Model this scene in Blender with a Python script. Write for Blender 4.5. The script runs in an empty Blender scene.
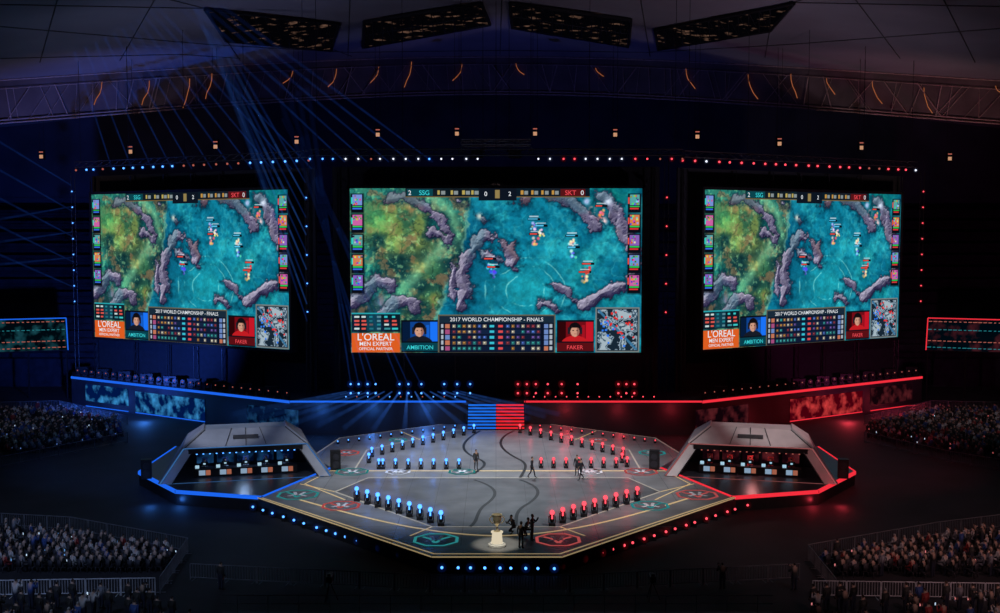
import bpy, math, random
import numpy as np
from mathutils import Vector, Matrix
random.seed(11)
rng = np.random.default_rng(11)

# ------------------------------------------------------------------ image pixels projected into the scene
F = 1100.0; TH = math.atan(71.5 / F); H = 21.5; FZ = -1.2
def ray(px, py):
    u = (px - 496) / F; v = (306.5 - py) / F
    return Vector((u, math.cos(TH) + v * math.sin(TH), -math.sin(TH) + v * math.cos(TH)))
def P(px, py, z=0.0):          # image pixel cast onto a horizontal level
    r = ray(px, py); t = (z - H) / r.z
    return Vector((r.x * t, r.y * t, z))
def Q(px, py, D):              # image pixel cast to a given distance from the stand
    r = ray(px, py); t = D / r.y
    return Vector((r.x * t, D, H + r.z * t))

scene = bpy.context.scene
COL = scene.collection
try:
    scene.view_settings.view_transform = 'Standard'
    scene.view_settings.look = 'None'
except Exception: pass

# ------------------------------------------------------------------ materials
def nt(name):
    m = bpy.data.materials.new(name); m.use_nodes = True
    m.node_tree.nodes.clear()
    o = m.node_tree.nodes.new('ShaderNodeOutputMaterial')
    return m, m.node_tree, o
def pm(name, col, rough=.6, metal=0.0, var=.25, scale=2.0, bump=0.0):
    m, t, o = nt(name); n = t.nodes
    b = n.new('ShaderNodeBsdfPrincipled'); b.inputs['Roughness'].default_value = rough
    b.inputs['Metallic'].default_value = metal
    tc = n.new('ShaderNodeTexCoord'); nz = n.new('ShaderNodeTexNoise')
    nz.inputs['Scale'].default_value = scale; nz.inputs['Detail'].default_value = 4
    t.links.new(tc.outputs['Object'], nz.inputs['Vector'])
    r = n.new('ShaderNodeValToRGB')
    r.color_ramp.elements[0].position = .3; r.color_ramp.elements[1].position = .7
    r.color_ramp.elements[0].color = tuple(c*(1-var) for c in col)+(1,)
    r.color_ramp.elements[1].color = tuple(min(1, c*(1+var)) for c in col)+(1,)
    t.links.new(nz.outputs['Fac'], r.inputs['Fac']); t.links.new(r.outputs['Color'], b.inputs['Base Color'])
    if bump:
        bp = n.new('ShaderNodeBump'); bp.inputs['Strength'].default_value = bump
        t.links.new(nz.outputs['Fac'], bp.inputs['Height']); t.links.new(bp.outputs['Normal'], b.inputs['Normal'])
    t.links.new(b.outputs['BSDF'], o.inputs['Surface'])
    return m
def nosample(m):
    try: m.cycles.emission_sampling = 'NONE'
    except Exception: pass
def em(name, col, s=1.0, sample=False):
    m, t, o = nt(name); e = t.nodes.new('ShaderNodeEmission')
    e.inputs['Color'].default_value = tuple(col)+(1,); e.inputs['Strength'].default_value = s
    t.links.new(e.outputs[0], o.inputs['Surface'])
    if not sample: nosample(m)
    return m
def emnoise(name, c0, c1, s, scale, lo=.4, hi=.65, detail=6):
    m, t, o = nt(name); n = t.nodes
    e = n.new('ShaderNodeEmission'); e.inputs['Strength'].default_value = s
    tc = n.new('ShaderNodeTexCoord'); nz = n.new('ShaderNodeTexNoise')
    nz.inputs['Scale'].default_value = scale; nz.inputs['Detail'].default_value = detail
    r = n.new('ShaderNodeValToRGB'); r.color_ramp.elements[0].position = lo; r.color_ramp.elements[1].position = hi
    r.color_ramp.elements[0].color = tuple(c0)+(1,); r.color_ramp.elements[1].color = tuple(c1)+(1,)
    t.links.new(tc.outputs['Object'], nz.inputs['Vector']); t.links.new(nz.outputs['Fac'], r.inputs['Fac'])
    t.links.new(r.outputs['Color'], e.inputs['Color']); t.links.new(e.outputs[0], o.inputs['Surface'])
    nosample(m); return m
def vem(name, col, s):
    m, t, o = nt(name); e = t.nodes.new('ShaderNodeEmission')
    e.inputs['Color'].default_value = tuple(col)+(1,); e.inputs['Strength'].default_value = s
    t.links.new(e.outputs[0], o.inputs['Volume']); nosample(m); return m
def colmat(name, emis=False, rough=.7):
    m, t, o = nt(name); n = t.nodes
    a = n.new('ShaderNodeAttribute'); a.attribute_name = 'Col'
    if emis:
        e = n.new('ShaderNodeEmission'); t.links.new(a.outputs['Color'], e.inputs['Color'])
        e.inputs['Strength'].default_value = emis
        t.links.new(e.outputs[0], o.inputs['Surface'])
    else:
        b = n.new('ShaderNodeBsdfPrincipled'); b.inputs['Roughness'].default_value = rough
        t.links.new(a.outputs['Color'], b.inputs['Base Color'])
        t.links.new(a.outputs['Color'], b.inputs['Emission Color'])
        t.links.new(a.outputs['Alpha'], b.inputs['Emission Strength'])
        t.links.new(b.outputs['BSDF'], o.inputs['Surface'])
    nosample(m); return m

M_black = pm('black_metal', (.012,.012,.015), .5, .3)
M_dark = pm('dark_fabric', (.010,.011,.018), .95)
M_steel = pm('truss_steel', (.035,.035,.045), .55, .5)
M_bar = pm('barrier_steel', (.62,.64,.70), .5, .1)
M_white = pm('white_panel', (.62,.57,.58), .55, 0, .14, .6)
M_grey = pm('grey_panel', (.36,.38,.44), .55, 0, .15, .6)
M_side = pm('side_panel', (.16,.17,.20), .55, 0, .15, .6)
M_blueL = em('blue_lens', (.08,.32,1.0), 2.6)
M_redL = em('red_lens', (1.0,.07,.10), 1.9)
M_whiteL = em('white_lens', (.80,.85,1.0), 1.5)
M_warmL = em('warm_lens', (1.0,.50,.28), .55)
M_blueS = em('blue_strip', (.012,.13,.85), 1.0)
M_redS = em('red_strip', (.95,.03,.05), .95)
M_dimL = em('dim_lens', (.8,.2,.15), .5)

# ------------------------------------------------------------------ mesh builder
class MB:
    def __init__(s): s.v=[]; s.f=[]; s.m=[]; s.mats=[]; s.M=Matrix.Identity(4)
    def add(s, vs, fs, mat):
        if mat not in s.mats: s.mats.append(mat)
        k = s.mats.index(mat); b = len(s.v)
        s.v += [tuple(s.M @ Vector(p)) for p in vs]
        for f in fs: s.f.append(tuple(i+b for i in f)); s.m.append(k)
    def box(s, c, d, mat, rz=0.0):
        x,y,z = d[0]/2,d[1]/2,d[2]/2; R = Matrix.Rotation(rz,3,'Z'); c=Vector(c)
        vs = [c+R@Vector((i*x,j*y,k*z)) for i in(-1,1) for j in(-1,1) for k in(-1,1)]
        s.add(vs, [(0,1,3,2),(4,6,7,5),(0,4,5,1),(2,3,7,6),(0,2,6,4),(1,5,7,3)], mat)
    def tube(s, a, b, r, mat, n=6, r2=None):
        a=Vector(a); b=Vector(b); r2 = r if r2 is None else r2
        d=(b-a); 
        if d.length < 1e-6: return
        q = d.to_track_quat('Z','Y').to_matrix()
        vs=[]
        for c,rr in((a,r),(b,r2)):
            for i in range(n):
                t=2*math.pi*i/n; vs.append(c+q@Vector((math.cos(t)*rr,math.sin(t)*rr,0)))
        fs=[(i,(i+1)%n,n+(i+1)%n,n+i) for i in range(n)]
        fs.append(tuple(range(n-1,-1,-1))); fs.append(tuple(range(n,2*n)))
        s.add(vs,fs,mat)
    def sweep(s, pts, r, mat, n=5):
        for a,b in zip(pts[:-1],pts[1:]): s.tube(a,b,r,mat,n)
    def poly(s, pts, mat): s.add(pts,[tuple(range(len(pts)))],mat)
    def prism(s, pts, z0, z1, mt, ms):
        n=len(pts); a=sum(pts[i][0]*pts[(i+1)%n][1]-pts[(i+1)%n][0]*pts[i][1] for i in range(n))
        if a<0: pts=pts[::-1]
        lo=[(p[0],p[1],z0) for p in pts]; hi=[(p[0],p[1],z1) for p in pts]
        s.add(hi,[tuple(range(n))],mt); s.add(lo,[tuple(range(n-1,-1,-1))],ms)
        s.add(lo+hi,[(i,(i+1)%n,n+(i+1)%n,n+i) for i in range(n)],ms)
    def strip(s, pts, w, z, mat):
        pts=[Vector((p[0],p[1])) for p in pts]; L=[];R=[]
        for i,p in enumerate(pts):
            a=pts[max(0,i-1)]; b=pts[min(len(pts)-1,i+1)]; d=(b-a).normalized(); nn=Vector((-d.y,d.x))*w/2
            L.append((p.x+nn.x,p.y+nn.y,z)); R.append((p.x-nn.x,p.y-nn.y,z))
        n=len(pts); s.add(R+L,[(i,i+1,n+i+1,n+i) for i in range(n-1)],mat)
    def sphere(s,c,r,mat,nu=10,nv=7):
        c=Vector(c); r=Vector(r) if hasattr(r,'__len__') else Vector((r,r,r)); vs=[]
        for j in range(1,nv):
            ph=math.pi*j/nv
            for i in range(nu):
                t=2*math.pi*i/nu; vs.append(c+Vector((r.x*math.sin(ph)*math.cos(t),r.y*math.sin(ph)*math.sin(t),r.z*math.cos(ph))))
        vs.append(c+Vector((0,0,r.z))); vs.append(c-Vector((0,0,r.z))); T=len(vs)-2
        fs=[]
        for j in range(nv-2):
            for i in range(nu): fs.append((j*nu+i,(j+1)*nu+i,(j+1)*nu+(i+1)%nu,j*nu+(i+1)%nu))
        for i in range(nu):
            fs.append((T,i,(i+1)%nu)); fs.append((T+1,(nv-2)*nu+(i+1)%nu,(nv-2)*nu+i))
        s.add(vs,fs,mat)
    def lathe(s,c,prof,mat,n=20):
        vs=[];
        for r,z in prof:
            for i in range(n):
                t=2*math.pi*i/n; vs.append((c[0]+r*math.cos(t),c[1]+r*math.sin(t),c[2]+z))
        fs=[(j*n+i,j*n+(i+1)%n,(j+1)*n+(i+1)%n,(j+1)*n+i) for j in range(len(prof)-1) for i in range(n)]
        fs.append(tuple(range(n-1,-1,-1))); fs.append(tuple((len(prof)-1)*n+i for i in range(n)))
        s.add(vs,fs,mat)
    def obj(s,name,parent=None):
        me=bpy.data.meshes.new(name); me.from_pydata(s.v,[],s.f)
        for m in s.mats: me.materials.append(m)
        me.polygons.foreach_set('material_index',s.m); me.update()
        o=bpy.data.objects.new(name,me); COL.objects.link(o)
        if parent: o.parent=parent
        return o
def empty(name,loc=(0,0,0),rz=0):
    e=bpy.data.objects.new(name,None); e.location=loc; e.rotation_euler=(0,0,rz); COL.objects.link(e); return e

# ------------------------------------------------------------------ camera
cd=bpy.data.cameras.new('camera'); cam=bpy.data.objects.new('camera',cd); COL.objects.link(cam)
cam.location=(0,0,H); cam.rotation_euler=(math.pi/2-TH,0,0); cd.lens=39.6; cd.sensor_width=36; cd.shift_x=.004
cd.clip_end=2000; cd.clip_start=.5
scene.camera=cam

# ------------------------------------------------------------------ world
w=bpy.data.worlds.new('world'); scene.world=w; w.use_nodes=True
w.node_tree.nodes['Background'].inputs[0].default_value=(.25,.3,.6,1)
w.node_tree.nodes['Background'].inputs[1].default_value=.008

# ------------------------------------------------------------------ shell
def zc(x): return H+28-12.5*(1-math.exp(-(x/75)**2))
def yr(x): return 175-38*(1-math.exp(-(x/68)**2))
M_field=pm('field_floor',(.014,.014,.019),.75,0,.4,.3)
mb=MB(); mb.box((0,90,FZ-.25),(240,210,.5),M_field); mb.obj('floor')
M_wall=pm('hall_wall',(.05,.055,.09),.95,0,.3,.15)
mb=MB(); mb.box((0,194.5,25),(240,1,54),M_wall); mb.obj('wall_back')
mb=MB(); mb.box((-119.5,90,20),(1,208,42.4),M_wall); mb.obj('wall_left')
mb=MB(); mb.box((119.5,90,20),(1,208,42.4),M_wall); mb.obj('wall_right')
M_ceil=pm('roof_membrane',(.27,.26,.32),.9,0,.22,.06)
mb=MB(); xs=[-120+4*i for i in range(61)]
vs=[];fs=[]
for y in (-15,195):
    for x in xs: vs.append((x,y,zc(x)))
for y in (-15,195):
    for x in xs: vs.append((x,y,zc(x)+.8))
n=len(xs)
for i in range(n-1):
    fs.append((i,i+1,n+i+1,n+i)); fs.append((2*n+i,3*n+i,3*n+i+1,2*n+i+1))
mb.add(vs,fs,M_ceil); ceiling=mb.obj('ceiling')
def C(px,py,off=.15):   # point on the ceiling surface hit by an image pixel's ray
    r=ray(px,py); z=H+26
    for _ in range(40):
        t=(z-H)/r.z; z=zc(r.x*t)*.5+z*.5
    t=(z-H)/r.z
    return Vector((r.x*t,r.y*t,z-off))
# roof seams
M_seam=pm('seam_dark',(.08,.08,.09),.8)
mb=MB()
def cline(a,b,r=.07,k=8):
    pts=[C(a[0]+(b[0]-a[0])*i/k,a[1]+(b[1]-a[1])*i/k,.05) for i in range(k+1)]; mb.sweep(pts,r,M_seam,4)
for a,b in [((0,26),(208,44)),((208,44),(348,52)),((348,52),(502,50)),((502,50),(648,52)),((648,52),(790,44)),((790,44),(1000,28)),
            ((0,58),(180,54)),((180,54),(240,58)),((60,-10),(40,62)),((160,-10),(120,60)),((205,8),(150,-6)),((225,38),(240,60)),
            ((350,-5),(348,56)),((502,-5),(500,54)),((640,-5),(650,56)),((770,28),(765,57)),((792,2),(830,-8)),((850,-8),(900,58)),
            ((940,-8),(975,62)),((330,48),(352,56)),((0,4),(205,8)),((792,2),(1000,6))]:
    cline(a,b)
mb.obj('trim_1')
# roof windows: lattice trusses seen through glazed strips
M_pane=emnoise('glazing',(.0015,.0015,.003),(.34,.18,.12),.40,.55,.58,.72,10)
M_frame=pm('window_frame',(.015,.015,.02),.6)
for k,q in enumerate([[(205,7),(339,22),(331,49),(226,39)],[(364,20),(481,1),(490,23),(363,46)],[(510,1),(631,18),(628,45),(512,26)],[(655,28),(770,6),(794,1),(770,29),(658,48)]]):
    mb=MB(); pts=[C(a,b,.25) for a,b in q]; mb.poly(pts[::-1],M_pane)
    for i in range(len(pts)): mb.tube(pts[i],pts[(i+1)%len(pts)],.22,M_frame,5)
    a,b,c,d=pts[0],pts[1],pts[-2],pts[-1]
    for i in range(13):
        t=i/12; p0=a.lerp(b,t); p1=d.lerp(c,t); p2=d.lerp(c,min(1,t+1/12))
        mb.tube(p0,p1,.07,M_frame,4); mb.tube(p0,p2,.05,M_frame,4)
    mb.tube(a.lerp(d,.5),b.lerp(c,.5),.07,M_frame,4)
    mb.obj('window_%d'%(k+1))

# roof rim fascia with woven steel
M_rim=pm('rim_membrane',(.14,.105,.11),.8,0,.3,.3)
M_rod=pm('rim_steel',(.45,.32,.30),.6)
M_arc=em('amber_tube',(.85,.25,.09),.38)
mb=MB(); xs=[-112+3.2*i for i in range(71)]; BH=5.8
top=[(x,yr(x),zc(x)) for x in xs]; bot=[(x,yr(x)+.8,zc(x)-BH) for x in xs]; n=len(xs)
mb.add(top+bot,[(i,n+i,n+i+1,i+1) for i in range(n-1)],M_rim)
def RB(x,t): return Vector((x,yr(x)+.8*t-.35,zc(x)-BH*t))
for t in (.02,.22,.93,1.0):
    mb.sweep([RB(x,t) for x in xs],.11 if t!=.22 else .06,M_rod,4)
for i in range(170):
    x=-108+i*1.28+random.uniform(-.6,.6); mb.tube(RB(x,.2),RB(x+random.choice([-3,-1.2,-.4,.3,1.3,3.2]),.95),random.choice([.03,.05,.09]),M_rod,4)
for px in (5,115,155,190,230,300,340,380,412,462,516,595,680,735,771,823,862,905,962):
    x=(px-496)/1100*(172 if abs(px-496)<300 else 160); s=1 if px<500 else -1; l=random.uniform(.2,.7); t0=random.uniform(.1,.3)
    mb.sweep([RB(x-s*random.uniform(1.0,1.6)*(t*t),t0+t*l) for t in (0,.25,.5,.75,1)],.05,M_arc,4)
mb.obj('roof_rim_fascia')

# back grandstand tiers
M_seat=pm('grandstand_dark',(.022,.024,.04),.95,0,.4,.8)
mb=MB()
for i in range(13):
    z=3+i*1.9; y=164+i*2.1
    mb.box((0,(y+193)/2,(FZ+z)/2 if i==0 else z-.95),(220,193-y,z-FZ if i==0 else 1.9),M_seat)
    mb.tube((-108,y+.1,z+.9),(108,y+.1,z+.9),.04,M_steel,4)
mb.obj('grandstand')

# ------------------------------------------------------------------ LED wall picture
def noise2(W,Hh,sx,sy,seed):
    g=np.random.default_rng(seed).random((sy+2,sx+2))
    X=np.linspace(0,sx,W,endpoint=False); Y=np.linspace(0,sy,Hh,endpoint=False)
    xi=X.astype(int); yi=Y.astype(int); fx=X-xi; fy=Y-yi; fx=fx*fx*(3-2*fx); fy=(fy*fy*(3-2*fy))[:,None]
    a=g[yi][:,xi]; b=g[yi][:,xi+1]; c=g[yi+1][:,xi]; d=g[yi+1][:,xi+1]
    return (a*(1-fx)+b*fx)*(1-fy)+(c*(1-fx)+d*fx)*fy
def fbm(W,Hh,s,seed,o=5,g=.5):
    r=np.zeros((Hh,W)); A=0
    for k in range(o):
        a=g**k; r+=a*noise2(W,Hh,int(s*1.78*2**k),int(s*2**k),seed+k*17); A+=a
    return r/A
def game(W,Hh):
    u=(np.arange(W)+.5)/W; v=(np.arange(Hh)+.5)/Hh; U,V=np.meshgrid(u,v)
    n1=fbm(W,Hh,3,1); n2=fbm(W,Hh,6,2,5,.55); n3=fbm(W,Hh,16,3,4,.6); n4=fbm(W,Hh,36,5,3,.7); n5=fbm(W,Hh,4,40)
    rid=1-np.abs(2*fbm(W,Hh,8,61,4,.5)-1)*3.2; rid2=1-np.abs(2*fbm(W,Hh,17,91,3,.55)-1)*3.2
    Ud=U+(n1-.5)*.14+(n3-.5)*.03
    def mix(a,b,t):
        t=np.clip(t,0,1)[...,None]; return a*(1-t)+np.array(b,float)*t
    def mixa(a,b,t):
        t=np.clip(t,0,1)[...,None]; return a*(1-t)+b*t
    sm=lambda x,a,b: np.clip((x-a)/(b-a),0,1)
    water=np.zeros((Hh,W,3))+np.array([20,124,150.])
    water=mix(water,(48,172,184),sm(n2,.50,.66)); water=mix(water,(8,80,112),sm(n1,.50,.32)*.8)
    water=mix(water,(100,205,206),sm(rid,.80,1.)*.25); water=mix(water,(6,78,106),sm(n3,.45,.33)*.45)
    rr=np.hypot((U-.60)*1.78,(V-.62)*1.25); water=mix(water,(34,166,178),np.exp(-(rr/.24)**2)*.7)
    for q in (.12,.19,.25): water=mix(water,(150,232,222),np.exp(-((rr-q+(n3-.5)*.03)/.004)**2)*sm(n3,.42,.6)*.6)
    water=mix(water,(20,134,116),sm(U,.70,.9)*sm(n5,.4,.6)*.6)
    land=np.zeros((Hh,W,3))+np.array([58,110,82.])
    land=mix(land,(112,134,78),sm(n2,.48,.58)); land=mix(land,(26,66,68),sm(n1,.52,.40))
    land=mix(land,(44,142,134),sm(n5,.48,.60)*.7); land=mix(land,(150,114,84),sm(n3,.55,.64)*.65); land=mix(land,(18,40,44),sm(rid2,.70,.95)*.45)
    land=mix(land,(150,196,134),sm(n4,.62,.72)*.4)
    pth=np.exp(-((Ud-(.20+.13*np.sin(V*5.2+.3)))/.030)**2); land=mix(land,(120,192,148),pth*.7)
    for (x,y,r,c) in [(.10,.20,.07,(120,222,120)),(.15,.33,.05,(160,210,110)),(.17,.62,.06,(96,210,160)),(.24,.47,.04,(190,180,100)),(.05,.5,.07,(50,170,140)),(.30,.22,.04,(40,170,150)),(.10,.70,.05,(120,104,150)),(.05,.12,.06,(50,140,100)),(.2,.12,.05,(170,130,90))]:
        land=mix(land,c,np.exp(-(((U-x)*1.4)**2+(V-y)**2)/r**2)*.65*sm(n3,.3,.58))
    img=mixa(water,land,sm(.35-.15*(V-.4)-Ud,-.004,.008))
    img=mix(img,(180,215,160),np.exp(-((.35-.15*(V-.4)-Ud)/.005)**2)*.4)
    def seg(ax,ay,bx,by):
        dx,dy=(bx-ax)*1.78,by-ay; px_,py_=(U-ax)*1.78,V-ay
        t=np.clip((px_*dx+py_*dy)/(dx*dx+dy*dy),0,1); return np.hypot(px_-t*dx,py_-t*dy)
    D=np.full((Hh,W),9.)
    for pl,wd in [([(.13,.07),(.2,.05),(.27,.12),(.31,.2),(.33,.26)],.028),([(.44,.33),(.40,.42),(.38,.52),(.40,.62),(.37,.72)],.038),([(.36,.45),(.345,.58),(.36,.70)],.022),
                  ([(.43,.33),(.46,.29),(.52,.33),(.57,.42),(.555,.47)],.032),([(.46,.40),(.50,.43)],.03),([(.0,.72),(.04,.62),(.09,.56),(.14,.58)],.042),([(.10,.8),(.15,.7),(.2,.68),(.22,.72)],.036),
                  ([(.68,.03),(.76,.08),(.80,.14),(.85,.24)],.034),([(.86,.05),(.92,.16),(.95,.30),(.97,.38)],.042),([(.80,.73),(.86,.64),(.95,.58),(.98,.5)],.034),
                  ([(.28,.26),(.33,.30),(.335,.34)],.026),([(.70,.58),(.745,.62),(.76,.67)],.024),([(.66,.70),(.70,.72)],.02),([(.44,.17),(.46,.19)],.018),([(.37,.08),(.40,.10)],.018),([(.56,.08),(.60,.06)],.014)]:
        for a,b in zip(pl[:-1],pl[1:]): D=np.minimum(D,seg(*a,*b)-wd)
    De=D+(n3-.5)*.095+(n4-.5)*.03
    hgt=np.clip(-De/.04,0,1)**.6+(n3-.5)*1.3+(n4-.5)*.5
    gy,gx=np.gradient(hgt); sh=np.clip(.48+(gy*5.5+gx*3.5),0,1)
    lo_=np.array([46,42,74.]); hi_=np.array([186,180,200.]); rock=lo_+(hi_-lo_)*(sh[...,None]**1.1)
    rock=mix(rock,(124,92,86),sm(n1,.50,.60)*.45); rock=mix(rock,(60,120,128),sm(n5,.48,.58)*.4)
    img=mix(img,(6,40,60),sm(De,.030,.0)*.6)
    img=mixa(img,rock,sm(De,.003,-.003))
    img=mix(img,(20,18,40),np.exp(-((De+.002)/.004)**2)*.5)
    for (x,y,r,c) in [(.83,.13,.02,(250,150,150)),(.86,.17,.02,(230,110,110)),(.81,.08,.02,(180,190,230)),(.87,.2,.02,(240,200,200)),(.885,.08,.022,(210,220,240)),(.445,.17,.02,(190,200,190))]:
        img=mix(img,c,np.exp(-(((U-x)*1.78)**2+(V-y)**2)/r**2)*sm(n4,.35,.55))
    img*= (.78+.44*(n4[...,None])); img=(img-88)*1.08+88; img=np.clip(img,0,255)
    def rect(x0,y0,x1,y1,c,a=1.):
        i0,i1=int(round(x0*W)),max(int(round(x1*W)),int(round(x0*W))+1); j0,j1=int(round(y0*Hh)),max(int(round(y1*Hh)),int(round(y0*Hh))+1)
        img[j0:j1,i0:i1]=img[j0:j1,i0:i1]*(1-a)+np.array(c,float)*a
    def blob(x,y,r,c,a=1.):
        m=np.exp(-((((U-x)*1.78)**2+(V-y)**2)/r**2)**2)*a; img[:]=img*(1-m[...,None])+np.array(c,float)*m[...,None]
    R=random.Random(3)
    for (x,y,c,team) in [(.63,.23,(150,130,220),0),(.635,.32,(220,120,120),1),(.76,.33,(240,240,250),0),(.765,.40,(120,150,220),0),(.815,.50,(200,70,60),1),
                         (.805,.55,(230,160,110),1),(.48,.47,(70,200,220),1),(.49,.52,(60,90,190),1),(.86,.15,(240,120,110),1),(.655,.27,(240,180,210),0)]:
        blob(x,y,.022,(6,34,54),.45)
        for _ in range(9): blob(x+R.uniform(-.010,.010),y+R.uniform(-.02,.022),R.uniform(.005,.011),[min(255,k*R.uniform(.6,1.8)) for k in c])
        rect(x-.022,y-.050,x+.022,y-.036,(10,14,24)); rect(x-.020,y-.047,x+R.uniform(.0,.019),y-.040,(90,205,250) if team==0 else (235,80,70))
        rect(x-.016,y-.062,x+.016,y-.056,(235,240,250),.7)
    rect(.19,0,.82,.052,(12,18,28),.9); rect(.19,.05,.82,.056,(120,100,60))
    rect(.195,.006,.285,.046,(10,70,80)); rect(.72,.006,.805,.046,(90,20,24))
    rect(.44,0,.57,.075,(14,22,34)); rect(.497,.012,.513,.06,(150,130,80))
    for x in (.30,.345,.385,.415): rect(x,.014,x+.008,.04,(190,170,90)); rect(x+.012,.018,x+.026,.038,(170,180,180),.8)
    for x in (.585,.62,.655,.69): rect(x,.014,x+.008,.04,(200,150,70)); rect(x+.012,.018,x+.024,.038,(170,180,180),.8)
    for side in (0,1):
        x0=.004 if side==0 else .952
        rect(x0-.002,.03,x0+.046,.645,(8,12,20),.45)
        for k in range(5):
            y=.035+k*.122
            base=[(120,150,220),(210,100,170),(90,170,170),(220,130,80),(140,100,190)][(k+side*2)%5]
            rect(x0,y,x0+.043,y+.112,(10,14,24)); rect(x0+.006,y+.005,x0+.038,y+.068,base)
            for _ in range(12):
                xx=x0+.006+R.random()*.026; yy=y+.006+R.random()*.050; rect(xx,yy,xx+.006,yy+.011,[R.randint(20,250) for _ in range(3)])
            rect(x0+.006,y+.072,x0+.038,y+.080,(50,210,90)); rect(x0+.006,y+.085,x0+.036,y+.093,(60,120,240) if side==0 else (230,60,60))
            rect(x0+.000,y+.02,x0+.005,y+.06,(40,220,200) if side==0 else (240,80,70))
    rect(.003,.755,.170,.872,(12,30,42)); rect(.003,.755,.170,.765,(40,170,180))
    for k in range(4):
        y=.775+k*.024
        for j in range(6): rect(.012+j*.026,y,.012+j*.026+R.uniform(.010,.020),y+.011,R.choice([(60,210,210),(210,230,230),(230,90,80),(60,150,160)]))
    rect(.055,.770,.105,.868,(18,90,110),.6)
    rect(.003,.880,.168,.998,(228,96,34))
    for x0,bg,sh in ((.174,(16,70,150),(210,215,225)),(.710,(120,14,24),(200,30,36))):
        rect(x0,.800,x0+.128,.998,(10,16,26)); rect(x0+.004,.81,x0+.124,.93,bg); rect(x0+.004,.81,x0+.03,.93,[k*.4 for k in bg])
        rect(x0+.10,.81,x0+.124,.93,[min(255,k*1.7) for k in bg]); rect(x0+.086,.83,x0+.096,.91,[min(255,k*1.4) for k in bg])
        cx=x0+.062
        m=((((U-cx)*1.78)/.085)**2+((V-.950)/.055)**2<1)&(V<.93); img[m]=sh if x0>.5 else (24,28,40)
        m=((((U-cx)*1.78)/.037)**2+((V-.850)/.036)**2<1); img[m]=(18,14,18)
        m=((((U-cx)*1.78)/.027)**2+((V-.870)/.032)**2<1)&(V>.848); img[m]=(214,160,134)
        m=((((U-cx)*1.78)/.027)**2+((V-.870)/.032)**2<1)&(V>.848)&(U>cx+.006); img[m]=(160,110,95)
        rect(cx-.010,.862,cx-.004,.867,(50,30,30)); rect(cx+.004,.862,cx+.010,.867,(50,30,30)); rect(cx-.004,.884,cx+.005,.887,(150,70,70))
        rect(cx-.025,.845,cx-.017,.885,(30,30,40)); rect(cx+.017,.845,cx+.025,.885,(30,30,40))
        rect(x0,.938,x0+.128,.99,(8,66,80) if x0<.5 else (92,16,22))
    rect(.300,.768,.704,1.,(98,96,80)); rect(.304,.775,.700,.998,(12,20,40)); rect(.304,.775,.700,.818,(26,44,60))
    for k in range(5):
        y=.824+k*.034
        rect(.345,y,.655,y+.028,(20,36,66) if k%2 else (16,28,54))
        for s_ in (0,1):
            for j in range(7):
                xx=(.35+j*.0175) if s_==0 else (.64-j*.0175)
                if R.random()<.85: 
                    c=R.choice([(150,110,60),(70,100,170),(120,50,60),(180,170,150),(50,130,130),(90,70,130)])
                    rect(xx,y+.005,xx+.0115,y+.023,[k2*.8 for k2 in c]); rect(xx+.003,y+.009,xx+.007,y+.017,[min(255,k2*1.5) for k2 in c])
            xx=.325 if s_==0 else .665
            rect(xx,y,xx+.015,y+.027,R.choice([(200,120,90),(110,140,200),(170,80,130)]))
            xx=.478 if s_==0 else .508; rect(xx,y+.006,xx+.016,y+.021,(60,200,220) if s_==0 else (230,80,80))
        rect(.311,y,.319,y+.024,(220,230,240),.8); rect(.685,y,.693,y+.024,(220,230,240),.8)
    x0,x1,y0,y1=.842,.994,.722,.998
    rect(x0,y0,x1,y1,(120,130,130)); rect(x0+.005,y0+.009,x1-.005,y1-.009,(24,40,54))
    m=(U>x0+.008)&(U<x1-.008)&(V>y0+.014)&(V<y1-.014)
    nn=fbm(W,Hh,26,77,3); a=(U-x0)/(x1-x0); b=(V-y0)/(y1-y0); dia=np.abs(a-b)
    img[m&(nn>.46)]=(150,172,188); img[m&(nn>.53)]=(56,84,104); img[m&(nn>.60)]=(170,188,198); img[m&(dia<.035)]=(60,120,160)
    for _ in range(34):
        xx=R.uniform(x0+.012,x1-.02); yy=R.uniform(y0+.02,y1-.04); t=(xx-x0)/(x1-x0)-(yy-y0)/(y1-y0)
        rect(xx,yy,xx+.007,yy+.012,(230,50,50) if t>-.05 else (50,130,250))
    img=np.clip(img,0,255)/255
    return np.where(img<=.04045,img/12.92,((img+.055)/1.055)**2.4)
GW,GH=640,360
pic=game(GW,GH)
SW,SH=33.6,18.95
X,Z=np.meshgrid(np.linspace(0,SW,GW),np.linspace(SH,0,GH))
V3=np.stack([X,np.zeros_like(X),Z],-1).reshape(-1,3)
ii=np.arange(GW*GH).reshape(GH,GW)
quads=np.stack([ii[1:,:-1],ii[1:,1:],ii[:-1,1:],ii[:-1,:-1]],-1).reshape(-1)
def rawmesh(name,V,loops,totals,colors,mat):
    me=bpy.data.meshes.new(name); me.vertices.add(len(V)); me.vertices.foreach_set('co',np.asarray(V,np.float32).ravel())
    me.loops.add(len(loops)); me.loops.foreach_set('vertex_index',np.asarray(loops,np.int32))
    me.polygons.add(len(totals)); st=np.concatenate([[0],np.cumsum(totals)[:-1]])
    me.polygons.foreach_set('loop_start',st.astype(np.int32)); me.polygons.foreach_set('loop_total',np.asarray(totals,np.int32))
    me.update(calc_edges=True)
    at=me.color_attributes.new('Col','FLOAT_COLOR','POINT'); at.data.foreach_set('color',np.asarray(colors,np.float32).ravel())
    me.materials.append(mat); return me
M_led=colmat('led_display',emis=.92)
colr=np.concatenate([pic.reshape(-1,3),np.ones((GW*GH,1))],1)
ledmesh=rawmesh('led_display',V3,quads,np.full(len(quads)//4,4),colr,M_led)
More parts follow.
